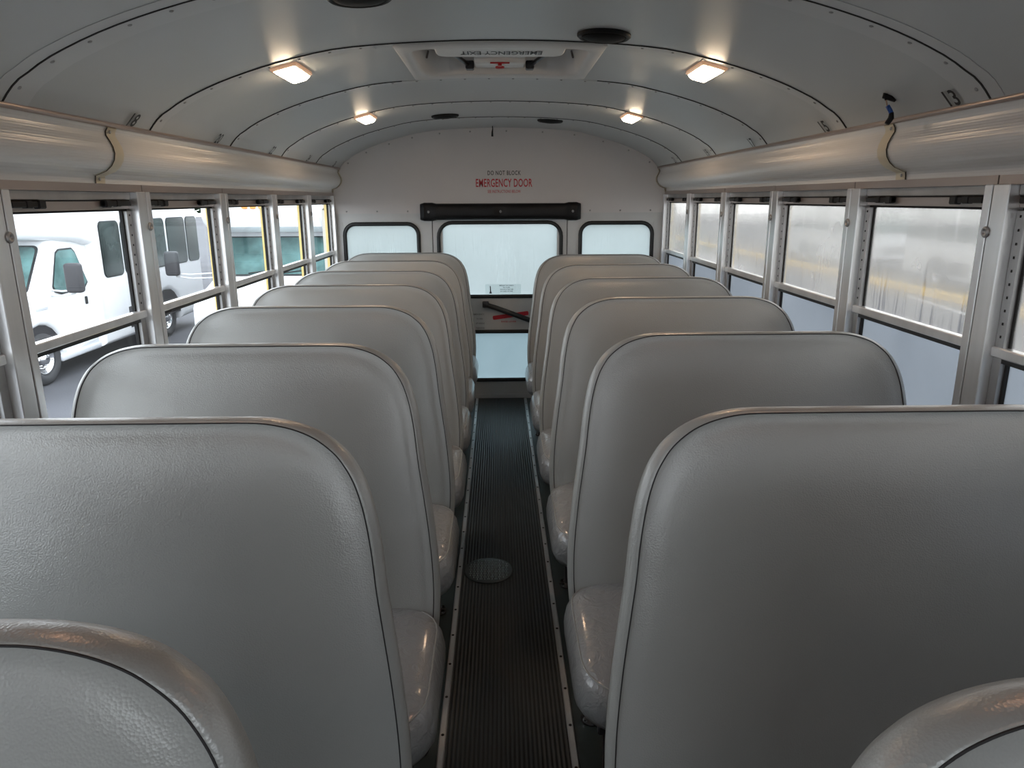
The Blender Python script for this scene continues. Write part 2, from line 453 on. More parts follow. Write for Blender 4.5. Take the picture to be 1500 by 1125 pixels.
# bowed lap joints (ribs) with screws
RIB = [1.715, 2.41, 3.11, 3.83, 4.54]
scq = MB(); scq.lathe([(.0001, .0001), (.0052, 0), (.0048, .0018), (.003, .003), (.0001, .0034)], 10)
scr0 = None
def rib_pts(gap=None):
    return [p for p in ARC]
for k, y in enumerate(RIB):
    n_ += 1
    mb = MB()
    def strip(y0, y1, d, mi, xlim=None):
        for side in ([None] if xlim is None else [-1, 1]):
            pts = [(x, z) for x, z in ARC if (xlim is None or x*side >= xlim)]
            V = []
            for x, z in pts:
                nn = arc_normal(x)
                for yy, dd in ((y0, 0.), (y0, d), (y1, d), (y1, 0.)):
                    V.append((x+nn.x*dd, yy, z+nn.z*dd-.0002))
            F = []
            for i in range(len(pts)-1):
                for j in range(3): F.append((i*4+j, i*4+j+1, (i+1)*4+j+1, (i+1)*4+j))
            mb.add(V, F, mi, True)
    xl = .335 if k in (1, 2) and False else None
    w = .085 if k == 0 else .06
    if k == 1: strip(y, y+w, .0018, 0, .34); strip(y-.006, y, .0024, 1)
    elif k == 2: strip(y, y+w, .0018, 0); strip(y-.006, y, .0024, 1, .34)
    else: strip(y, y+w, .0018, 0); strip(y-.005 if k > 2 else y-.006, y, .0024, 1)
    if k == 0: strip(y-.05, y-.006, .0012, 0)
    rb = struct(mb.build('trim_%d' % n_, [M['band'], M['seam']], autosm=50), 'bowed ceiling lap joint, number %d from the camera' % (k+1))
    # screws along the joint
    al = 0.; nxt = .05
    for (xa, za), (xb, zb) in zip(ARC, ARC[1:]):
        seg = math.hypot(xb-xa, zb-za)
        while nxt <= al+seg:
            f_ = (nxt-al)/seg; x = xa+(xb-xa)*f_; z = za+(zb-za)*f_
            if not (k == 1 and abs(x) < .35):
                nn = arc_normal(x)
                if scr0 is None: scr0 = scq.build('screw', M['screw'], rb); o = scr0
                else: o = scr0.copy(); COL.objects.link(o); o.parent = rb
                o.location = (x+nn.x*.0015, y+.022, z+nn.z*.0015)
                o.rotation_euler = nn.to_track_quat('Z', 'Y').to_euler()
            nxt += .098
        al += seg

# seat numbers printed on the ceiling
def seat_number(txt, side, y):
    o = text_mesh('seat_number', txt, .046, .046, M['blackink'], ceil, bold=.018)
    x = side*1.091; z = (1.670+1.722)/2+.003
    # tangent pointing up towards the centre line
    pa, pb = Vector((side*1.108, y, cz(1.108))), Vector((side*1.072, y, cz(1.072)))
    T_ = (pb-pa).normalized()
    U_ = Vector((0, 1, 0)) if side < 0 else Vector((0, -1, 0))
    W_ = U_.cross(T_)
    orient(o, (pa+pb)/2+W_*.0045, U_, T_)
    return o
for t_, y in (('18', 2.27), ('20', 2.94), ('22', 3.62), ('24', 4.30), ('26', 4.97)): seat_number(t_, -1, y)
for t_, y in (('13', 1.83), ('15', 2.53), ('17', 3.24), ('19', 3.93), ('21', 4.65)): seat_number(t_, 1, y)

# side walls below the windows and above them
for s, sd in ((-1, 'left'), (1, 'right')):
    w = MB()
    w.box(*sorted((s*AW, s*(AW+.085))), YF, YR+.05, 0, SILL)
    w.box(*sorted((s*(AW+.01), s*(AW+.085))), YF, YR+.05, 1.487, 1.70)
    w.box(*sorted((s*(AW+.01), s*(AW+.085))), YF, -.37, SILL-.01, 1.50)
    struct(w.build('wall_'+sd, M['wall']), 'painted steel %s wall of the bus' % sd)
    # header strip with a dark gap at each pillar
    n_ += 1
    h = MB(); ys = [YF]+[y for y in SEAM]
    for a, b in zip(ys, ys[1:]):
        h.box(*sorted((s*(AW-.004), s*(AW+.010))), a+.0025, b-.0025, 1.486, 1.535)
    h.box(*sorted((s*(AW+.002), s*(AW+.010))), YF, YR-.01, 1.487, 1.534, mi=1)
    struct(h.build('trim_%d' % n_, [M['header'], M['seam']]), 'bronze toned header strip above the %s windows' % sd)
    # window sill ledge
    n_ += 1
    h = MB(); h.box(*sorted((s*(AW-.012), s*(AW+.05))), YF, YR-.002, SILL-.012, SILL+.012, bev=.004)
    struct(h.build('trim_%d' % n_, M['alu']), 'aluminium ledge under the %s windows' % sd)
    # thin rail where ceiling meets the cover
    n_ += 1
    h = MB(); h.tube([(s*1.110, YF, 1.668), (s*1.110, YR-.02, 1.668)], .0075, 8)
    struct(h.build('trim_%d' % n_, M['rail']), 'thin bronze rail where the ceiling meets the %s cover' % sd)

# pillars between the side windows
pil_screw = None
for s, sd in ((-1, 'left'), (1, 'right')):
    for i, y in enumerate([SEAM[0]-2*P, SEAM[0]-P]+SEAM[:-1]+[YR-.002]):
        n_ += 1
        m = MB(); last = (i == len(SEAM)+1)
        xa, xb = AW-.015, AW+.035
        m.box(*sorted((s*xa, s*xb)), y-(.052 if last else .058), y-.0022, SILL+.012, 1.487, bev=.002)
        if not last: m.box(*sorted((s*xa, s*xb)), y+.0022, y+.030, SILL+.012, 1.487, bev=.002)
        m.box(*sorted((s*(xa+.006), s*xb)), y-.003, y+(.002 if last else .003), SILL+.012, 1.487, mi=1)
        m.box(*sorted((s*(AW+.036), s*(AW+.062))), y-.032, y+(.0 if last else .022), SILL+.012, 1.487, mi=2)
        po = struct(m.build('trim_%d' % n_, [M['alu'], M['seam'], M['yellow']]), 'aluminium pillar on the %s wall' % sd)
        if not last:
            q = MB()
            q.lathe([(.0001, 0), (.0135, 0), (.0135, .003), (.011, .0055), (.006, .0055), (.0055, .003), (.0001, .003)], 16,
                    T=Matrix.Rotation(-s*PI/2, 4, 'Y'))
            if pil_screw is None or pil_screw[0] != s:
                o = q.build('screw', M['aludark'], po); pil_screw = (s, o)
            else: o = pil_screw[1].copy(); COL.objects.link(o); o.parent = po
            o.location = (s*xa, y, 1.377)

# side windows
def side_window(s, idx, ya, yb):
    """unit between pillar faces ya..yb"""
    sd = 'left' if s < 0 else 'right'
    w = empty('window_%d' % idx, (s*AW, (ya+yb)/2, SILL)); struct(w, '%s side sliding window between aluminium pillars' % sd)
    def X(a, b): return sorted((s*(AW+a)-s*AW, s*(AW+b)-s*AW))
    y0, y1 = ya-(ya+yb)/2, yb-(ya+yb)/2
    Z = lambda z: z-SILL
    fr = MB()
    fr.box(*X(.008, .034), y0, y1, Z(1.462), Z(1.4868), bev=.002)
    fr.box(*X(.012, .034), y0, y1, Z(1.4585), Z(1.4622), mi=1)
    fr.box(*X(.014, .034), y0, y1, Z(1.434), Z(1.4588), mi=2, bev=.001)
    fr.box(*X(.024, .034), y0, y1, Z(1.428), Z(1.436), mi=1)
    fr.build('window_frame', [M['aludark'], M['seam'], M['header']], w)
    tk = MB()
    tk.box(*X(.010, .030), y1-.030, y1-.0005, Z(SILL+.013), Z(1.428), bev=.001)
    tk.box(*X(.022, .032), y1-.037, y1-.030, Z(SILL+.013), Z(1.428), mi=1)
    for k in range(10):
        z = 1.415-k*.031
        tk.box(*X(.0085, .011), y1-.0185, y1-.0145, Z(z-.003), Z(z+.003), mi=1)
    tk.build('side_track', [M['aludark'], M['seam']], w)
    # upper sash: bottom rail + thin stiles
    us = MB()
    us.box(*X(.002, .028), y0+.0005, y1-.0005, Z(1.087), Z(1.111), bev=.0025)
    us.box(*X(.012, .028), y0+.0005, y1-.0005, Z(1.074), Z(1.087), mi=1)
    us.box(*X(.018, .030), y0, y0+.008, Z(1.11), Z(1.43))
    us.build('upper_sash', [M['alu'], M['rubber']], w)
    G = MB(); G.box(*X(.025, .028), y0+.004, y1-.031, Z(1.108), Z(1.434))
    G.build('upper_pane', M['glass'] if s < 0 else M['fog'], w)
    ls = MB(); ls.box(*X(.022, .034), y0, y0+.010, Z(SILL+.013), Z(1.075)); ls.box(*X(.012, .034), y1-.028, y1, Z(SILL+.013), Z(1.075), mi=1)
    ls.box(*X(.016, .034), y0, y1, Z(SILL+.012), Z(SILL+.032))
    ls.build('lower_sash', [M['alu'], M['rubber']], w)
    G = MB(); G.box(*X(.030, .033), y0+.006, y1-.012, Z(SILL+.02), Z(1.08))
    G.build('lower_pane', M['glass'] if s < 0 else M['foglow'], w)
    for a, b in ((y0+.022, y0+.150), (y1-.172, y1-.018)):
        l = MB()
        l.box(*X(-.002, .014), a, b, Z(1.4435), Z(1.4585), bev=.002)
        far = b if a < 0 else a
        l.box(*X(-.006, .012), *(sorted((far, far+(-.03 if a < 0 else .03)))), Z(1.440), Z(1.462), bev=.003)
        l.box(*X(-.004, .012), (a+b)/2-.012, (a+b)/2+.012, Z(1.442), Z(1.460), bev=.002)
        l.build('latch', M['blackplastic'], w)
    return w
wi = 0
for s in (-1, 1):
    for a, b in zip(SEAM, SEAM[1:]):
        wi += 1
        side_window(s, wi, a+.030, b-.058 if b < 5.2 else b-.054)
    # the two bays beside the camera
    for b in (SEAM[0]-P, SEAM[0]):
        wi += 1
        side_window(s, wi, b-P+.030, b-.058)

# cream duct covers under the ceiling, two lengths per side, joint brackets
CP = [(1.1115, 1.661), (1.118, 1.650), (1.1185, 1.638), (1.110, 1.622), (1.103, 1.606), (1.1005, 1.590), (1.104, 1.573), (1.114, 1.557), (1.130, 1.544), (1.150, 1.536), (1.163, 1.531), (1.1655, 1.518), (1.166, 1.508)]
def cover(s, y0, y1, label):
    m = MB(); P0 = [(s*x, z) for x, z in CP]+[(s*(AW+.005), 1.508), (s*(AW+.005), 1.661)]
    m.rings([[(x, y0, z) for x, z in P0], [(x, y1, z) for x, z in P0]], smooth=True)
    return tag(m.build('wiring_cover', M['cove'], autosm=60), label, 'cover')
cv1 = cover(-1, YF, 2.155, 'long cream ribbed cover on the left wall, nearest the camera')
cv2 = cover(-1, 2.159, YR-.012, 'cream ribbed cover on the left wall running back to the rear panel')
cv3 = cover(1, YF, 2.128, 'long cream ribbed cover on the right wall, nearest the camera')
cv4 = cover(1, 2.132, YR-.012, 'cream ribbed cover on the right wall running back to the rear panel')
def bracket(s, y0, y1, label, cv):
    m = MB(); e = .0035
    def off(i):
        a = Vector(CP[max(i-1, 0)]); b = Vector(CP[min(i+1, len(CP)-1)]); t = (b-a).normalized(); n = Vector((t.y, -t.x))
        if n.x > 0: n = -n
        return Vector(CP[i])+n*e
    Q = [off(i) for i in range(len(CP))]
    P0 = [(s*q.x, q.y) for q in Q]+[(s*x, z) for x, z in reversed(CP)]
    m.rings([[(x, y0, z) for x, z in P0], [(x, y1, z) for x, z in P0]], smooth=True)
    # dark gap at its edge
    P1 = [(s*(q.x-.0006), q.y) for q in Q]+[(s*(q.x+.001), q.y) for q in reversed(Q)]
    m.rings([[(x, y0-.003, z) for x, z in P1], [(x, y0, z) for x, z in P1]], mi=1)
    o = m.build('joint_bracket', [M['beige'], M['seam']], cv, autosm=60)
    o['label'] = label
    for xx, zz in ((1.1145, 1.648), (1.1615, 1.520)):
        q = MB(); q.lathe([(.0001, 0), (.005, 0), (.004, .002), (.0001, .0025)], 10, T=Matrix.Rotation(-s*PI/2, 4, 'Y'))
        q.build('screw', M['aludark'], o, (s*(xx-.0035), (y0+y1)/2-.012, zz))
bracket(-1, 2.155, 2.205, 'beige S shaped joint bracket on the left cream cover', cv2)
bracket(1, 2.128, 2.178, 'beige S shaped joint bracket on the right cream cover', cv4)
bracket(-1, YR-.05, YR-.014, 'beige end bracket of the left cover at the rear panel', cv2)
bracket(1, YR-.05, YR-.014, 'beige end bracket of the right cover at the rear panel', cv4)

# ------------------------------------------------------------------ rear wall
lowY = YR            # front face of lower frame
w = MB()
def rear_box(x0, x1, z0, z1, y0=lowY, y1=lowY+.05): w.box(x0, x1, y0, y1, z0, z1)
rear_box(-1.26, -1.115+.0, 0, 1.40); rear_box(1.102, 1.26, 0, 1.40)
rear_box(-1.115, -.569, 0, .80); rear_box(.564, 1.102, 0, .80)
rear_box(-.569, -.484, 0, 1.40); rear_box(.484, .564, 0, 1.40)
rear_box(-1.115, -.569, 1.303, 1.40); rear_box(.564, 1.102, 1.303, 1.40)
rear_box(-.484, .484, 1.345, 1.40)
w.box(-.489, .489, lowY+.03, lowY+.048, -.0, 1.345, mi=1) if False else None
# threshold added to close the light leak under the door
rear_box(-.50, .50, -.01, .032, lowY-.004)
wr = struct(w.build('wall_rear', M['rearlow']), 'painted rear wall around the emergency door')
# upper bowed panel
up = MB()
A2 = [(x, z+.004) for x, z in ARC]
poly = [(1.168, 1.363), (1.168, 1.52), (1.135, 1.56), (1.12, 1.6)]+[(x, z) for x, z in reversed(A2)]+[(-1.12, 1.6), (-1.135, 1.56), (-1.168, 1.52), (-1.168, 1.363)]
up.prism([(a, b) for a, b in poly], YR-.012, YR+.02, axis='y')
up.box(-1.25, 1.25, YR+.0, YR+.05, 1.39, 1.93)
upo = up.build('upper_panel', M['rearpanel'], wr)
q = MB(); q.lathe([(.0001, 0), (.006, 0), (.005, .002), (.0001, .003)], 10, T=Matrix.Rotation(PI/2, 4, 'X'))
rs0 = q.build('screw', M['screw'], upo)
spots = [(-1.08+.215*i, 1.378) for i in range(11)]
for x in (-1.05, -.92, -.76, -.6, -.41, -.2, .05, .3, .52, .72, .9, 1.05): spots.append((x, czs(x)-.022))
for i, (x, z) in enumerate(spots):
    o = rs0 if i == 0 else rs0.copy()
    if i: COL.objects.link(o)
    o.location = (x, YR-.0125, z)
U, V = (1, 0, 0), (0, 0, 1)      # text faces -Y
for t_, x, z, wd, hg, mt, b in (('DO NOT BLOCK', .033, 1.636, .232, .030, 'blackink', .012), ('EMERGENCY DOOR', .032, 1.569, .395, .056, 'redink', .012),
                            ('SEE INSTRUCTIONS BELOW', .032, 1.511, .232, .020, 'redink', .01)):
    o = text_mesh('lettering', t_, wd, hg, M[mt], upo, bold=b, spacing=1.15 if 'DO' in t_[:2] else 1.05)
    orient(o, (x, YR-.0132, z), U, V)

# rear side windows
for x0, x1, sd in ((-1.115, -.569, 'left'), (.564, 1.102, 'right')):
    wi += 1; cx = (x0+x1)/2; wd = x1-x0; hh = 1.303-.80
    e = empty('window_%d' % wi, (cx, YR, .8)); struct(e, 'fogged rear window on the %s of the emergency door' % sd)
    g = MB(); ring_frame(g, (0, 0, hh/2), U, V, wd-.05, hh-.05, .065, .027, .012)
    g.build('rubber_seal', M['rubber'], e)
    # corner filler so the opening reads rounded
    g = MB(); i_ = rrect(wd-.04, hh-.04, .07); e_ = rrect(wd+.02, hh+.02, .012)
    f2 = lambda L, d: [Vector((a, d, b+hh/2)) for a, b in L]
    g.rings([f2(i_, .004), f2(e_, .004), f2(e_, .03), f2(i_, .03), f2(i_, .004)], 0, False, False, False)
    g.build('window_surround', M['rearlow'], e)
    g = MB(); panel(g, (0, .016, hh/2), U, V, wd-.03, hh-.03, .07, .004); g.build('pane', M['fogrear'], e)

# emergency door
d = empty('door_1', (0, YR, 0)); struct(d, 'white rear emergency door with two fogged windows')
g = MB(); DX = .478; 
def dbox(x0, x1, z0, z1, mi=0): g.box(x0, x1, .002, .04, z0, z1, mi=mi)
dbox(-DX, -.41, .03, 1.342); dbox(.41, DX, .03, 1.342); dbox(-.41, .41, 1.30, 1.342); dbox(-.41, .41, .512, .758); dbox(-.41, .41, .03, .145)
g.build('door_leaf', M['rearlow'], d)
g = MB(); g.box(-.4835, -.478, .012, .045, .03, 1.345); g.box(.478, .4835, .012, .045, .03, 1.345); g.box(-.4835, .4835, .012, .045, 1.342, 1.3448)
g.build('door_gap', M['seam'], d)
for z0, z1, mt in ((.785, 1.285, 'fogrear'), (.158, .498, 'fogdoor')):
    cz_ = (z0+z1)/2; hh = z1-z0
    g = MB(); ring_frame(g, (0, .002, cz_), U, V, .85, hh, .085 if z0 > .6 else .03, .026, .014); so = g.build('rubber_seal', M['rubber'], d)
    g = MB(); i_ = rrect(.862, hh+.012, .085 if z0 > .6 else .03); e_ = rrect(.90, hh+.06, .01)
    g.rings([[Vector((a, y, b+cz_)) for a, b in L] for L, y in ((i_, .004), (e_, .004), (e_, .035), (i_, .035), (i_, .004))], 0, False, False, False)
    g.build('window_surround', M['rearlow'], d)
    g = MB(); panel(g, (0, .022, cz_), U, V, .87, hh+.02, .085 if z0 > .6 else .03, .004); g.build('pane', M[mt], d)
# door lettering round the lever
g = MB()
bar = [(-.115, .715), (-.03, .69), (.19, .607), (.30, .565)]
g.tube([(x, -.028, z) for x, z in bar], .0185, 10)
g.box(-.132, -.086, -.045, .004, .694, .738, bev=.006, seg=2)
g.box(.28, .33, -.045, .004, .545, .590, bev=.006, seg=2)
g.build('release_lever', M['blackmetal'], d)
g = MB(); a = Vector((-.058, -.002, .612)); b = Vector((.205, -.002, .648)); dn = (b-a).normalized(); up_ = Vector((0, -1, 0)).cross(dn)
panel(g, (a+b)/2+Vector((0, .003, 0)), dn, Vector((-dn.z, 0, dn.x)), (b-a).length, .030, .010, .003); g.build('red_arrow', M['redink'], d)
for t_, x, z, wd, hg, mt in (('EMERGENCY', -.160, .640, .080, .011, 'greyink'), ('TO OPEN', -.155, .606, .045, .012, 'greyink'), ('LIFT HANDLE', -.152, .573, .065, .012, 'greyink'),
                             ('PUSH DOOR', -.150, .538, .060, .012, 'greyink'), ('RAISE LEVER', .06, .585, .11, .012, 'redink')):
    orient(text_mesh('lettering', t_, wd, hg, M[mt], d, bold=.01), (x, -.0012, z), U, V)
# sticker low on the door glass
st = MB(); panel(st, (.02, .0174, .822), U, V, .26, .07, .004, .0008)
so = st.build('glass_sticker', M['sticker'], d)
for i, (t_, wd) in enumerate((('EMERGENCY EXIT WINDOW', .105), ('PULL TO OPEN', .05), ('PUSH OUT AT BOTTOM', .095), ('IN CASE OF FIRE', .09))):
    orient(text_mesh('lettering', t_, wd, .0085, M['blackink'], so, bold=.02), (.045, .0158, .848-i*.014), U, V)
g = MB(); g.prism([(-.082, .790), (-.062, .790), (-.068, .808), (-.070, .842), (-.074, .846), (-.077, .842), (-.076, .808)], .0155, .0164, axis='y'); g.build('sticker_emblem', M['blackink'], so)

# black padded bar above the door
g = MB(); L_, R_, zb, zt_ = -.560, .572, 1.317, 1.430
n = 40
rings = []
for i in range(n+1):
    x = L_+(R_-L_)*i/n; e = min(1, min(i, n-i)/2+.55)
    dd = .050*e
    for bx in (-.50, .006, .515): dd -= .020*math.exp(-((x-bx)/.022)**2)
    hh = (zt_-zb)/2*(1.0 if 3 < i < n-3 else 1.12)*(.86 if i in (0, n) else 1)
    cz_ = (zt_+zb)/2
    rr = []
    for k in range(14):
        a = PI*k/13 - PI/2
        rr.append((x, YR-.013-dd*abs(math.cos(a))**.45, cz_+hh*(abs(math.sin(a))**.7)*(1 if a > 0 else -1)))
    rings.append(rr)
g.rings(rings, 0, True)
po = tag(g.build('padded_bar', M['pad'], autosm=60), 'black padded vinyl head bar over the emergency door', 'padding')
for bx in (-.50, .006, .515):
    q = MB(); q.lathe([(.0001, .0), (.010, 0), (.009, .004), (.0001, .006)], 12, T=Matrix.Rotation(PI/2, 4, 'X')); q.build('button', M['aludark'], po, (bx, YR-.013-.031, 1.374))

# small black cord hanging from the ceiling at the back
g = MB(); g.tube([(-.045, 5.10, 1.937), (-.043, 5.10, 1.918), (-.046, 5.10, 1.895), (-.046, 5.10, 1.868)], [.003, .0035, .006, .0075], 8)
tag(g.build('hanging_cord', M['blackplastic']), 'short black cord hanging from the rear ceiling above the door', 'cord')

# dangling wire on the right
dw = empty('dangling_wire', (1.056, 2.07, 1.728)); tag(dw, 'loose wire end with black tape hanging from the ceiling near seat 13', 'wire')
g = MB(); g.tube([(-.010, 0, .006), (-.014, -.005, -.002), (.002, -.01, -.008), (.014, -.012, -.016)], [.005, .008, .008, .004], 8)
g.tube([(-.010, 0, .022), (-.010, 0, .004)], .004, 6); g.tube([(-.010, -.006, .002), (-.011, -.01, -.014)], [.006, .003], 8); g.build('black_cap', M['blackplastic'], dw)
g = MB(); g.tube([(-.011, -.01, -.010), (-.006, -.012, -.030)], .0018, 6); g.build('bare_wire', M['wire'], dw)
g = MB(); g.tube([(-.006, -.012, -.028), (.002, -.014, -.040), (.006, -.015, -.048)], .0058, 8); g.build('blue_tape', M['blue'], dw)
g = MB(); g.tube([(.006, -.015, -.046), (.006, -.016, -.060), (-.004, -.017, -.075)], [.006, .0082, .0070], 8); g.build('taped_end', M['blackplastic'], dw)

# ------------------------------------------------------------------ roof hatch
h = empty('roof_hatch', (0, 2.75, 1.93)); tag(h, 'white emergency roof hatch set in the curved ceiling', 'hatch')
def hz(x, d=0): return czs(x)-1.93-d
g = MB()
o_ = rrect(.672, .655, .012, 4); i_ = rrect(.584, .51, .06, 4)
# resample both loops to same count with subdivisions along edges
def resamp(L, n):
    L = L+[L[0]]; d = [0]
    for a, b in zip(L, L[1:]): d.append(d[-1]+math.hypot(b[0]-a[0], b[1]-a[1]))
    out = []
    for k in range(n):
        t = d[-1]*k/n
        j = max(i for i in range(len(d)) if d[i] <= t+1e-9); j = min(j, len(L)-2)
        f_ = (t-d[j])/max(1e-9, d[j+1]-d[j]); out.append((L[j][0]+(L[j+1][0]-L[j][0])*f_, L[j][1]+(L[j+1][1]-L[j][1])*f_))
    return out
def polar(L, n):
    out = []
    LL = L+[L[0]]
    for k in range(n):
        a = 2*PI*(k+.5)/n; dx, dy = math.cos(a), math.sin(a)
        best = None
        for p, q in zip(LL, LL[1:]):
            ex, ey = q[0]-p[0], q[1]-p[1]; den = dx*ey-dy*ex
            if abs(den) < 1e-12: continue
            t = (p[0]*ey-p[1]*ex)/den; u_ = (p[0]*dy-p[1]*dx)/den
            if t > 0 and -1e-6 <= u_ <= 1+1e-6: best = t if best is None else min(best, t)
        out.append((dx*best, dy*best))
    return out
NP = 96; o_ = polar(o_, NP); i_ = polar(i_, NP); im = [(a*.985, b*.985) for a, b in i_]
F_ = lambda L, d: [(a, b, hz(a, d)) for a, b in L]
g.rings([F_(o_, -.004), F_(o_, .004), F_([(a*.985, b*.985) for a, b in o_], .008), F_([(a*1.03, b*1.03) for a, b in i_], .008), F_(i_, .004),
         [(a*.985, b*.985, .0) for a, b in i_], [(a*.96, b*.96, .085) for a, b in i_]], 0, True, False, False)
g.build('hatch_frame', M['hatchwhite'], h, autosm=50)
g = MB(); g.box(-.285, .285, -.25, .25, .085, .10); g.build('hatch_lid', M['hatchwhite'], h)
# hanging vent cover with the lettering on its underside
g = MB(); panel(g, (0, -.205, .026), (1, 0, 0), (0, -1, 0), .43, .205, .035, .028, bev=.006); vc = g.build('vent_cover', M['white'], h)
o = text_mesh('lettering', 'EMERGENCY EXIT', .270, .060, M['blackink'], vc, bold=.014)
orient(o, (.004, -.178, -.0032), (-1, 0, 0), (0, 1, 0))
g = MB(); g.box(-.095, .095, .11, .215, .016, .06, bev=.006, seg=2); g.box(-.095, .095, .03, .12, .034, .062, bev=.006, seg=2)
g.build('latch_housing', M['white'], h)
g = MB(); g.box(-.036, .036, .098, .106, .012, .017, bev=.0015); g.box(-.007, .007, .10, .15, .006, .014, bev=.002)
g.lathe([(.0001, 0), (.017, .001), (.017, .007), (.0001, .009)], 16, T=Matrix.Translation((0, .150, .003)))
g.build('release_knob', M['red'], h)
for s in (-1, 1):
    g = MB(); g.tube([(s*.255, -.20, .050), (s*.17, .06, .040), (s*.115, .19, .020)], .008, 8)
    g.box(*sorted((s*.098, s*.130)), .17, .215, .006, .036, bev=.004)
    g.build('hinge_arm', M['blackmetal'], h)
for s in (-1, 1):
    g = MB(); g.tube([(s*.262, .03, .02), (s*.258, .05, .045)], .004, 6); g.build('hook', M['greyink'], h)

# ------------------------------------------------------------------ dome lights
def lamp(x, y, label):
    nn = arc_normal(x); side = 1 if x > 0 else -1
    e = empty('dome_light', (x, y, czs(x))); e.rotation_euler = (0, math.atan2(-nn.x, -nn.z) if False else 0, 0)
    # local frame: Z down along the normal
    U_ = Vector((0, 1, 0)); V_ = nn.cross(U_); 
    m = Matrix((V_.cross(nn)*1.0, V_, nn)).transposed().to_4x4()
    m = Matrix((U_, nn.cross(U_), nn)).transposed().to_4x4(); m.translation = Vector((x, y, czs(x))); e.matrix_local = m
    tag(e, label, 'ceiling light', 'dome lights on the ceiling')
    g = MB(); o1 = rrect(.215, .088, .008, 3); o2 = rrect(.200, .073, .006, 3)
    f3 = lambda L, z: [(a, b, z) for a, b in L]
    g.rings([f3(o1, 0), f3(o1, .008), f3(o2, .012), f3(o2, .004)], 0, False, False, True)
    g.build('bezel', M['lampframe'], e)
    g = MB(); o3 = rrect(.192, .066, .008, 3); o4 = rrect(.170, .046, .008, 3)
    g.rings([f3(o3, .0115), f3(o3, .016), f3(o4, .024)], 0, True, False, True)
    g.build('lens', M['lampglass'], e, autosm=40)
    return e
def lamp_light(x, y, en=1.):
    nn = arc_normal(x)
    ld = bpy.data.lights.new('dome_bulb', 'AREA'); ld.shape = 'RECTANGLE'; ld.size = .17; ld.size_y = .06
    ld.energy = .62*en; ld.color = (1., .52, .30)
    lo = bpy.data.objects.new('dome_bulb', ld); COL.objects.link(lo)
    lo.matrix_world = Matrix.Translation(Vector((x, y, czs(x)))+nn*.035) @ nn.to_track_quat('-Z', 'Y').to_matrix().to_4x4()
for x, y, lb in ((-.688, 2.555, 'glowing dome light on the left of the ceiling, nearer the camera'), (.685, 2.555, 'glowing dome light on the right of the ceiling, nearer the camera'),
                 (-.690, 3.93, 'glowing dome light on the left of the ceiling, farther back'), (.686, 3.935, 'glowing dome light on the right of the ceiling, farther back')):
    lamp(x, y, lb); lamp_light(x, y)
for x in (-.69, .69):
    for y in (1.15, -.25): lamp_light(x, y, .9)

# speakers
def speaker(x, y, label):
    nn = arc_normal(x); e = empty('ceiling_speaker')
    U_ = Vector((0, 1, 0)); m = Matrix((U_, nn.cross(U_), nn)).transposed().to_4x4(); m.translation = Vector((x, y, czs(x)-.001)); e.matrix_local = m
    tag(e, label, 'speaker')
    g = MB(); g.lathe([(.079, -.002), (.079, .006), (.073, .011), (.067, .009), (.064, .004), (.0001, .003)], 40); g.build('rim', M['speakerrim'], e)
    g = MB(); g.lathe([(.0665, .006), (.060, .011), (.035, .016), (.0001, .018)], 36); g.build('grille', M['speaker'], e)
speaker(.305, 2.295, 'black round speaker right of the roof hatch')
speaker(-.312, 4.385, 'small looking black round speaker left of centre at the far end of the ceiling')
speaker(.313, 4.66, 'small looking black round speaker right of centre at the far end of the ceiling')
speaker(-.332, 1.865, 'black round speaker cut off by the top edge of the photo')

# ------------------------------------------------------------------ bench seats
TL = math.tan(math.radians(9))
HW = [(.20, .455), (.27, .468), (.34, .478), (.42, .484), (.50, .483), (.58, .477), (.66, .468), (.74, .457), (.80, .449), (.86, .443), (.91, .436), (.95, .428), (.985, .417), (1.01, .405), (1.035, .388), (1.055, .367), (1.072, .342), (1.085, .312), (1.094, .278), (1.099, .24)]
def catmull(L, n):
    L = [Vector(p) for p in L]; out = []
    for i in range(len(L)-1):
        a, b, c, d = L[max(i-1, 0)], L[i], L[i+1], L[min(i+2, len(L)-1)]
        for k in range(n):
            t = k/n
            out.append(tuple(.5*((2*b)+(c-a)*t+(2*a-5*b+4*c-d)*t*t+(3*b-a-3*c+d)*t**3)))
    out.append(tuple(L[-1])); return out
def outline():
    R = [(w_, z) for z, w_ in HW]+[(x, 1.10) for x in (.18, .12, .06)]
    R = catmull(R, 3)
    Lf = [(-x, z) for x, z in reversed(R)]
    B = [(x, .185) for x in (-.40, -.2, 0, .2, .40)]
    return R+[(0, 1.10)]+Lf+B
CEN = Vector((0, .66))
def inset(L, d, kz=1.):
    n = len(L); out = []
    for i in range(n):
        a = Vector(L[i-1]); b = Vector(L[(i+1) % n]); t = (b-a).normalized(); nn = Vector((-t.y, t.x)); out.append((L[i][0]+nn.x*d, L[i][1]+nn.y*d*kz))
    return out
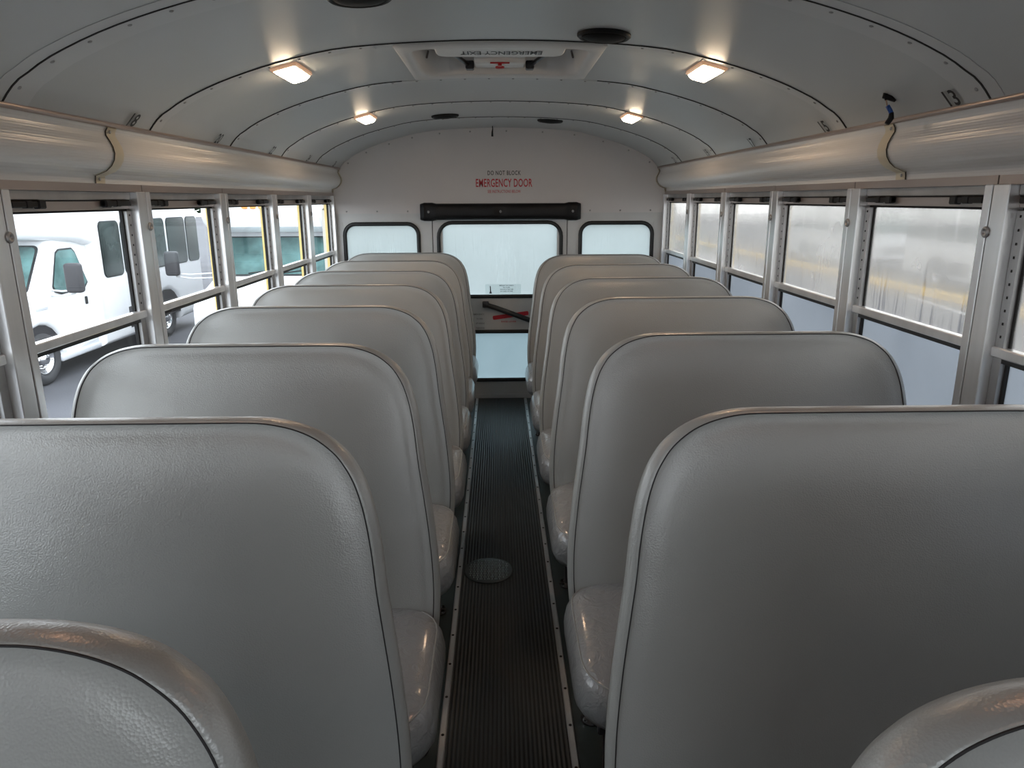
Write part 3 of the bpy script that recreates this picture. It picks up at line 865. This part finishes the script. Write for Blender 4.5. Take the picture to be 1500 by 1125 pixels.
def make_seat(side, name='bus_bench_seat'):
    # the wall side of the back reaches a little farther out than the aisle side
    OUT = [(x+side*.030*min(1, max(0, (z-.25)/.45)+.3)*(1 if abs(x) > .2 else abs(x)/.2), z) if x*side > 0 else (x, z) for x, z in outline()]
    OUT = [(max(-.497, min(.497, x)), z) for x, z in OUT]
    root = empty(name)
    Y = lambda z: -(1.10-z)*TL
    def R3(L, d): return [(x, Y(z)+d, z) for x, z in L]
    b = MB()
    rings = [R3(inset(OUT, .20), .080), R3(inset(OUT, .06), .079), R3(inset(OUT, .034), .073), R3(inset(OUT, .018), .062), R3(inset(OUT, .007), .045), R3(inset(OUT, .0015), .030),
             R3(OUT, .017), R3(inset(OUT, .003, .25), .008), R3(inset(OUT, .009, .25), .003), R3(inset(OUT, .015, .25), .000)]
    base = inset(OUT, .0185, .28)
    rings.append(R3(base, .001))
    for i, sc in enumerate((.955, .90, .80, .65, .45, .25, .08)):
        L = [((x)*sc, CEN.y+(z-CEN.y)*sc) for x, z in base]
        rings.append(R3(L, -.004-.022*(1-sc**3.2)))
    b.rings(rings, 0, True)
    bo = b.build('backrest', M['vinyl'], root)
    st = MB(); st.tube([(x, Y(z)-.0002, z) for x, z in inset(OUT, .0168, .26)[:-5]], .0013, 5)
    st.build('stitching', M['thread'], bo)
    # cushion
    cu = MB(); rings = []
    yb, yf = -.085, -.560; cy = (yb+yf)/2; hl = (yb-yf)/2
    a_in = side*.0    # symmetric cushion
    def ring_c(w_, l_, z, drop=0., back=0.):
        L = rrect(2*w_, 2*l_, min(w_, l_, .105 if w_ > .3 else .05), 6)
        out = []
        for x, y in L:
            yy = cy+y+back
            zf = z-.014-drop*max(0, (-(y)/l_))**3
            out.append((x, yy, zf))
        return out
    W_ = .502
    rings = [ring_c(W_-.045, hl-.045, .272, -.0), ring_c(W_-.014, hl-.016, .285, .0), ring_c(W_-.002, hl-.003, .315, .004), ring_c(W_, hl, .350, .008), ring_c(W_-.006, hl-.004, .385, .014), ring_c(W_-.018, hl-.014, .410, .02),
             ring_c(W_-.038, hl-.03, .424, .024), ring_c(W_-.08, hl-.07, .432, .020), ring_c(W_-.16, hl-.12, .437, .012), ring_c(W_-.27, hl-.17, .440, .005), ring_c(.10, .03, .441)]
    cu.rings(rings, 0, True)
    co = cu.build('seat_cushion', M['cushion'], root)
    st = MB(); st.tube([(x, y, z+.0015) for x, y, z in ring_c(W_-.019, hl-.015, .4095, .02)], .0022, 6, closed=True)
    st.build('piping', M['vinyl'], co)
    # frame and legs
    fr = MB(); ax = -side      # aisle side direction in local x
    fr.box(-.45, .45, -.52, -.10, .245, .272, bev=.004)
    fr.tube([(ax*.44, -.50, .255), (ax*.44, -.10, .255), (ax*.44, -.06, .32), (ax*.44, .0, .6)], .012, 8)
    fr.build('seat_frame', M['blackmetal'], root)
    lx = ax*.415
    for yy, ty in ((-.165, -.20), (-.470, -.44)):
        g = MB(); g.tube([(lx, yy, .012), (lx, yy, .05), (lx, ty, .24), (lx, ty, .26)], .0135, 10)
        lo = g.build('leg', M['blackmetal'], root)
        g = MB(); g.lathe([(.0001, .0005), (.032, .0005), (.032, .005), (.018, .009), (.016, .014), (.0001, .014)], 20, T=Matrix.Translation((lx, yy, 0)))
        fo = g.build('foot_plate', M['blackmetal'], lo)
        g = MB()
        for k in (-1, 1): g.lathe([(.0001, .004), (.0075, .004), (.0075, .012), (.005, .015), (.0001, .015)], 6, T=Matrix.Translation((lx+ax*.021*.9, yy+k*.014, 0)), smooth=False)
        g.build('bolt', M['chrome'], lo)
    # wall side support
    g = MB(); g.box(*sorted((-ax*.44, -ax*.485)), -.50, -.12, .235, .255); g.box(*sorted((-ax*.44, -ax*.46)), -.35, -.28, .0, .24); g.build('wall_support', M['blackmetal'], root)
    return root
LY = [.557, 1.178, 1.834, 2.515, 3.160, 3.801, 4.44, 5.085]
RY = [.455, 1.205, 1.945, 2.690, 3.390, 4.100, 4.835]
ordn = ['nearest', 'second', 'third', 'fourth', 'fifth', 'sixth', 'seventh', 'eighth']
for side, ys, sd in ((-1, LY, 'left'), (1, RY, 'right')):
    proto = None
    for i, y in enumerate(ys):
        if proto is None: r = proto = make_seat(side)
        else: r = copy_tree(proto)
        r.location = (side*.660, y-.017, 0)
        if i == 0: lb = 'grey vinyl bus bench at the bottom %s corner, only its rounded top corner showing' % sd
        elif i == len(ys)-1: lb = 'grey vinyl bus bench in the last row on the %s, against the rear wall' % sd
        else: lb = 'grey vinyl bus bench, %s from the camera on the %s of the aisle' % (ordn[i], sd)
        tag(r, lb, 'bus seat', 'grey benches %s of the aisle' % sd)

# ------------------------------------------------------------------ front of the bus (behind the camera)
w = MB(); w.box(-1.25, 1.25, YF-.05, YF, 0, .85); w.box(-1.25, 1.25, YF-.05, YF, 1.72, 1.98); w.box(-1.25, -1.02, YF-.05, YF, .85, 1.72); w.box(1.02, 1.25, YF-.05, YF, .85, 1.72)
struct(w.build('wall_front', M['wall']), 'front end of the bus with the windshield opening')

# ------------------------------------------------------------------ outside
GZ = -1.05
g = MB(); g.add([(-90, -60, GZ), (90, -60, GZ), (90, 120, GZ), (-90, 120, GZ)], [(0, 1, 2, 3)])
struct(g.build('ground', M['asphalt']), 'grey asphalt of the parking lot')

def arc_pts(cy, cz_, r, a0, a1, n=10):
    return [(cy+r*math.cos(math.radians(a0+(a1-a0)*k/n)), cz_+r*math.sin(math.radians(a0+(a1-a0)*k/n))) for k in range(n+1)]
def make_shuttle():
    root = empty('shuttle_bus')
    # cab
    g = MB()
    side = [(-1.02, .42), (-1.05, .60), (-1.03, .92), (-.95, 1.02), (.06, 1.27), (.62, 1.95), (.8, 2.02), (1.62, 2.04), (1.62, .38), (.66, .30)]+arc_pts(.18, .37, .47, 0, 180)[0:]+[(-.30, .34), (-.9, .36)]
    bm_side = side
    g.prism(bm_side, -1.04, 1.04, bev=.07, seg=3, smooth=True)
    V = []
    for x, y, z in g.v:
        k = 1-.03*max(0, z-1.15)-.08*max(0, (-y-.25))
        V.append((x*k, y, z))
    g.v = V
    g.build('cab', M['busp'], root, autosm=35)
    # coach body with overcab
    g = MB()
    body = [(1.55, .27), (1.55, 1.86), (1.2, 1.93), (.1, 2.02), (-.28, 2.10), (-.40, 2.25), (-.34, 2.48), (-.08, 2.72), (.4, 2.88), (1.0, 2.93), (5.40, 2.93), (5.58, 2.80), (5.60, .30), (4.40, .27)]+arc_pts(3.87, .37, .50, 0, 180)+[(3.2, .27)]
    g.prism(body, -1.15, 1.15, bev=.12, seg=4, smooth=True)
    V = []
    for x, y, z in g.v:
        k = 1-.16*max(0, (1.3-y)/1.7)**1.3 if y < 1.3 else 1
        V.append((x*k, y, z))
    g.v = V
    bo = g.build('coach_body', M['busp'], root, autosm=35)
    g = MB(); g.box(-1.0, 1.0, -.34, .70, .42, .88); g.box(-1.12, 1.12, 3.36, 4.38, .42, .88); g.build('wheel_arch', M['arch'], root)
    g = MB(); g.box(-.9, .9, -.8, 5.4, .28, .42); g.build('chassis', M['arch'], root)
    # side skirts / step
    for s in (-1, 1):
        g = MB(); g.box(*sorted((s*.90, s*1.07)), .50, 1.56, .26, .36, bev=.03, seg=2)
        g.box(*sorted((s*.90, s*1.03)), .50, 1.56, .34, .40); g.build('side_step', M['busg'], root)
        g = MB(); g.box(*sorted((s*1.10, s*1.156)), 2.35, 3.25, .42, .80, bev=.02); g.build('skirt_panel', M['mirror'], root)
    # glass
    def side_panel(s, poly, x, mt, name, t=.012):
        q = MB(); pp = poly
        q.prism(pp, *sorted((s*(x-t), s*x))); return q.build(name, M[mt], root)
    for s in (-1, 1):
        for a, b in ((1.77, 2.36), (2.43, 3.05), (3.20, 3.99), (4.10, 4.88), (4.95, 5.46)):
            cyy = (a+b)/2; rr = [(cyy+u_, 1.765+v_) for u_, v_ in rrect(b-a, .85, .09, 5)]
            o1 = side_panel(s, [(cyy+u_, 1.765+v_) for u_, v_ in rrect(b-a+.03, .88, .10, 5)], 1.157, 'rubber', 'window_seal')
            q = MB(); q.prism(rr, *sorted((s*1.150, s*1.162))); q.build('window_pane', M['tint'], o1)
        dp = [(.60, 1.34), (.63, 1.27), (.77, 1.225), (1.35, 1.25), (1.44, 1.32), (1.25, 1.76), (1.18, 1.82), (.87, 1.82), (.79, 1.78)]
        cyy = sum(p[0] for p in dp)/len(dp); czz = sum(p[1] for p in dp)/len(dp)
        q = MB(); q.prism([(cyy+(a-cyy)*1.06, czz+(b-czz)*1.08) for a, b in dp], *sorted((s*.94, s*1.044)))
        q.v = [((x*(1-.03*max(0, z-1.15))), y, z) for x, y, z in q.v]; o1 = q.build('door_window_seal', M['rubber'], root)
        q = MB(); q.prism(dp, *sorted((s*.94, s*1.050))); q.v = [((x*(1-.03*max(0, z-1.15))), y, z) for x, y, z in q.v]; q.build('door_glass', M['wsh'], o1)
        q = MB(); q.box(*sorted((s*1.03, s*1.055)), 1.33, 1.38, .98, 1.10, bev=.008); q.build('door_handle', M['rubber'], root)
        q = MB(); q.box(*sorted((s*1.02, s*1.048)), .12, .38, 1.045, 1.085, bev=.004); q.build('fender_badge', M['busg'], root)
        q = MB()
        q.tube([(s*.6, .72, 1.30), (s*1.2, .50, 1.28), (s*1.44, .42, 1.30)], .014, 6); q.tube([(s*.6, .62, 1.22), (s*1.2, .50, 1.21), (s*1.44, .42, 1.26)], .014, 6)
        mo = q.build('mirror_arm', M['busp'], root)
        q = MB(); q.box(*sorted((s*1.36, s*1.58)), .32, .46, 1.27, 1.68, bev=.045, seg=3); q.build('mirror_head', M['mirror'], mo)
        q = MB(); q.box(*sorted((s*.885, s*.925)), -1.0, -.86, .70, .80, bev=.01)
        q.build('corner_marker', M['amber'], root)
        q = MB(); panel(q, (s*.68, -1.035, .78), (1, 0, 0), (0, 0, 1), .30, .19, .04, .03); q.build('headlamp', M['lens'], root)
    # windshield on the sloping face
    a = Vector((0, .06, 1.27)); b = Vector((0, .62, 1.95)); v_ = (b-a).normalized()
    q = MB(); W3 = Vector((1, 0, 0)).cross(v_)
    def trap(wb, wt, m0, m1, off, t):
        L = (b-a).length; pts = [(-wb, m0), (wb, m0), (wt, L-m1), (-wt, L-m1)]
        R1 = []
        for x, y in pts: R1.append((x, y))
        # rounded corners by subdividing
        out = []
        for i in range(4):
            p, c_, n2 = Vector(R1[i-1]), Vector(R1[i]), Vector(R1[(i+1) % 4])
            d1 = (p-c_).normalized()*.09; d2 = (n2-c_).normalized()*.09
            for k in range(5):
                t_ = k/4; out.append(tuple((c_+d1)*(1-t_)**2+c_*2*t_*(1-t_)+(c_+d2)*t_**2))
        f4 = lambda o2: [a+Vector((x, 0, 0))+v_*y+W3*o2 for x, y in out]
        return [f4(off), f4(off+t)]
    q.rings(trap(.99, .94, .02, .06, 0, .012), 0, False); wo = q.build('windshield_seal', M['rubber'], root)
    q = MB(); q.rings(trap(.96, .91, .05, .09, .004, .013), 0, False); q.build('windshield', M['wsh'], wo)
    q = MB()
    for x in (-.45, .1): q.tube([a+Vector((x, 0, 0))+v_*.06+W3*.03, a+Vector((x+.42, 0, 0))+v_*.12+W3*.03], .01, 5)
    q.build('wiper', M['rubber'], root)
    # grille and bumper
    q = MB(); panel(q, (0, -1.035, .78), (1, 0, 0), (0, 0, 1), .98, .23, .03, .022); 
    for k in range(4): q.box(-.46, .46, -1.068, -1.05, .70+k*.052, .715+k*.052, mi=1)
    q.build('grille', [M['mirror'], M['busg']], root)
    q = MB(); q.box(-.98, .98, -1.16, -.98, .40, .60, bev=.05, seg=3); q.build('bumper', M['chrome'], root)
    for k in (-.62, -.26, -.13, 0, .13, .62):
        q = MB(); q.box(k-.045, k+.045, -.40, -.33, 2.38, 2.42, bev=.01); q.build('marker_light', M['amber'], root)
    # wheels
    for s in (-1, 1):
        for yy in (.18, 3.87):
            T = Matrix.Translation((s*(.84 if yy < 1 else .90), yy, .37)) @ Matrix.Rotation(s*PI/2, 4, 'Y')
            q = MB(); q.lathe([(.215, -.02), (.225, .17), (.25, .195), (.30, .205), (.345, .19), (.368, .15), (.370, .02), (.34, -.04)], 36, T=T)
            wo = q.build('tyre', M['tyre'], root)
            q = MB(); q.lathe([(.222, .165), (.218, .175), (.20, .165), (.18, .120), (.12, .13), (.085, .17), (.07, .205), (.05, .215), (.0001, .218)], 28, T=T)
            for k in range(8):
                an = 2*PI*k/8; q.lathe([(.0001, .12), (.014, .12), (.014, .165), (.008, .172), (.0001, .173)], 8, T=T @ Matrix.Translation((.115*math.cos(an), .115*math.sin(an), 0)))
            q.build('wheel_rim', M['chrome'], wo)
    return root
b1 = make_shuttle(); b1.location = (-7.38, 9.74, GZ)
tag(b1, 'white shuttle bus seen side on through the nearest left windows', 'bus')
b2 = copy_tree(b1); b2.location = (-3.72, 12.0, GZ); 
for ch in b2.children:
    if ch.name.startswith('mirror_arm') and ch.data.vertices[0].co.x < 0: ch.location.x -= .36
tag(b2, 'white shuttle bus with its windshield facing the camera beyond the far left windows', 'bus')
b3 = copy_tree(b1); b3.location = (13.5, 16.4, GZ)
tag(b3, 'white shuttle bus parked beyond the nearest fogged right window', 'bus')
b4 = copy_tree(b1); b4.location = (13.4, 25.2, GZ)
tag(b4, 'white shuttle bus farther off, beyond the second fogged right window', 'bus')
g = MB(); g.box(11.1, 11.45, -2, 60, GZ+.001, GZ+.17, bev=.02); tag(g.build('painted_curb', M['curb']), 'long yellow painted curb seen through the fogged right windows', 'curb')
g = MB(); g.prism([(10.05, 14.6), (10.22, 14.6), (10.80, 18.6), (10.63, 18.6)], GZ+.001, GZ+.006, axis='z'); tag(g.build('parking_stripe', M['line']), 'white parking line on the asphalt outside the nearest right window', 'road marking')
# tree in the gap behind the first shuttle
t = empty('tree', (-11.5, 26, GZ)); tag(t, 'dark green tree behind the white shuttle buses', 'tree')
g = MB(); g.tube([(0, 0, 0), (.1, 0, 1.5), (-.05, .1, 3.2)], [.22, .17, .1], 8); g.build('trunk', M['bark'], t)
g = MB(); rnd = random.Random(3)
for k in range(700):
    u_, v_ = rnd.uniform(-1, 1), rnd.uniform(0, 2*PI); rr = 2.0*(rnd.random()**.35)
    c_ = Vector((rr*math.sqrt(1-u_*u_)*math.cos(v_), rr*math.sqrt(1-u_*u_)*math.sin(v_), 3.6+rr*u_*.9))
    a_ = Vector((rnd.uniform(-1, 1), rnd.uniform(-1, 1), rnd.uniform(-1, 1))).normalized(); bb = a_.orthogonal().normalized(); s_ = rnd.uniform(.16, .3)
    g.add([c_+a_*s_, c_+bb*s_*.6, c_-a_*s_, c_-bb*s_*.6], [(0, 1, 2, 3)])
g.build('foliage', M['leaf'], t)

# ------------------------------------------------------------------ world and lights
W = bpy.data.worlds.new('World'); SC.world = W; W.use_nodes = True; nt = W.node_tree; nt.nodes.clear()
out = nt.nodes.new('ShaderNodeOutputWorld'); bg = nt.nodes.new('ShaderNodeBackground'); tc = nt.nodes.new('ShaderNodeTexCoord')
sx = nt.nodes.new('ShaderNodeSeparateXYZ'); rp = nt.nodes.new('ShaderNodeValToRGB')
nt.links.new(tc.outputs['Generated'], sx.inputs[0]); nt.links.new(sx.outputs['Z'], rp.inputs[0]); nt.links.new(rp.outputs[0], bg.inputs[0]); nt.links.new(bg.outputs[0], out.inputs[0])
rp.color_ramp.elements[0].position = 0.; rp.color_ramp.elements[0].color = (.87, .93, .97, 1)
rp.color_ramp.elements[1].position = .8; rp.color_ramp.elements[1].color = (.82, .90, .98, 1)
bg.inputs[1].default_value = 3.6

# ------------------------------------------------------------------ camera
cam = bpy.data.cameras.new('camera'); co = bpy.data.objects.new('camera', cam); COL.objects.link(co)
F = 1050.0; cam.sensor_width = 36; cam.sensor_fit = 'HORIZONTAL'; cam.lens = 36*F/1500; cam.clip_start = .02; cam.clip_end = 400
pit, yaw, roll = .2525, .0177, .0048
Fv = Vector((math.sin(yaw)*math.cos(pit), math.cos(yaw)*math.cos(pit), -math.sin(pit)))
Rv = Vector((math.cos(yaw), -math.sin(yaw), 0)); Dv = Fv.cross(Rv)
R2 = Rv*math.cos(roll)+Dv*math.sin(roll); D2 = -Rv*math.sin(roll)+Dv*math.cos(roll)
m = Matrix((R2, -D2, -Fv)).transposed().to_4x4(); m.translation = Vector((-.0116, 0, 1.4587)); co.matrix_world = m
SC.camera = co
SC.view_settings.view_transform = 'Standard'; SC.view_settings.look = 'None'; SC.view_settings.exposure = 0.42
SC.cycles.max_bounces = 10; SC.cycles.diffuse_bounces = 6; SC.cycles.transparent_max_bounces = 16
SC.cycles.sample_clamp_indirect = 6.0
SC.cycles.use_denoising = True
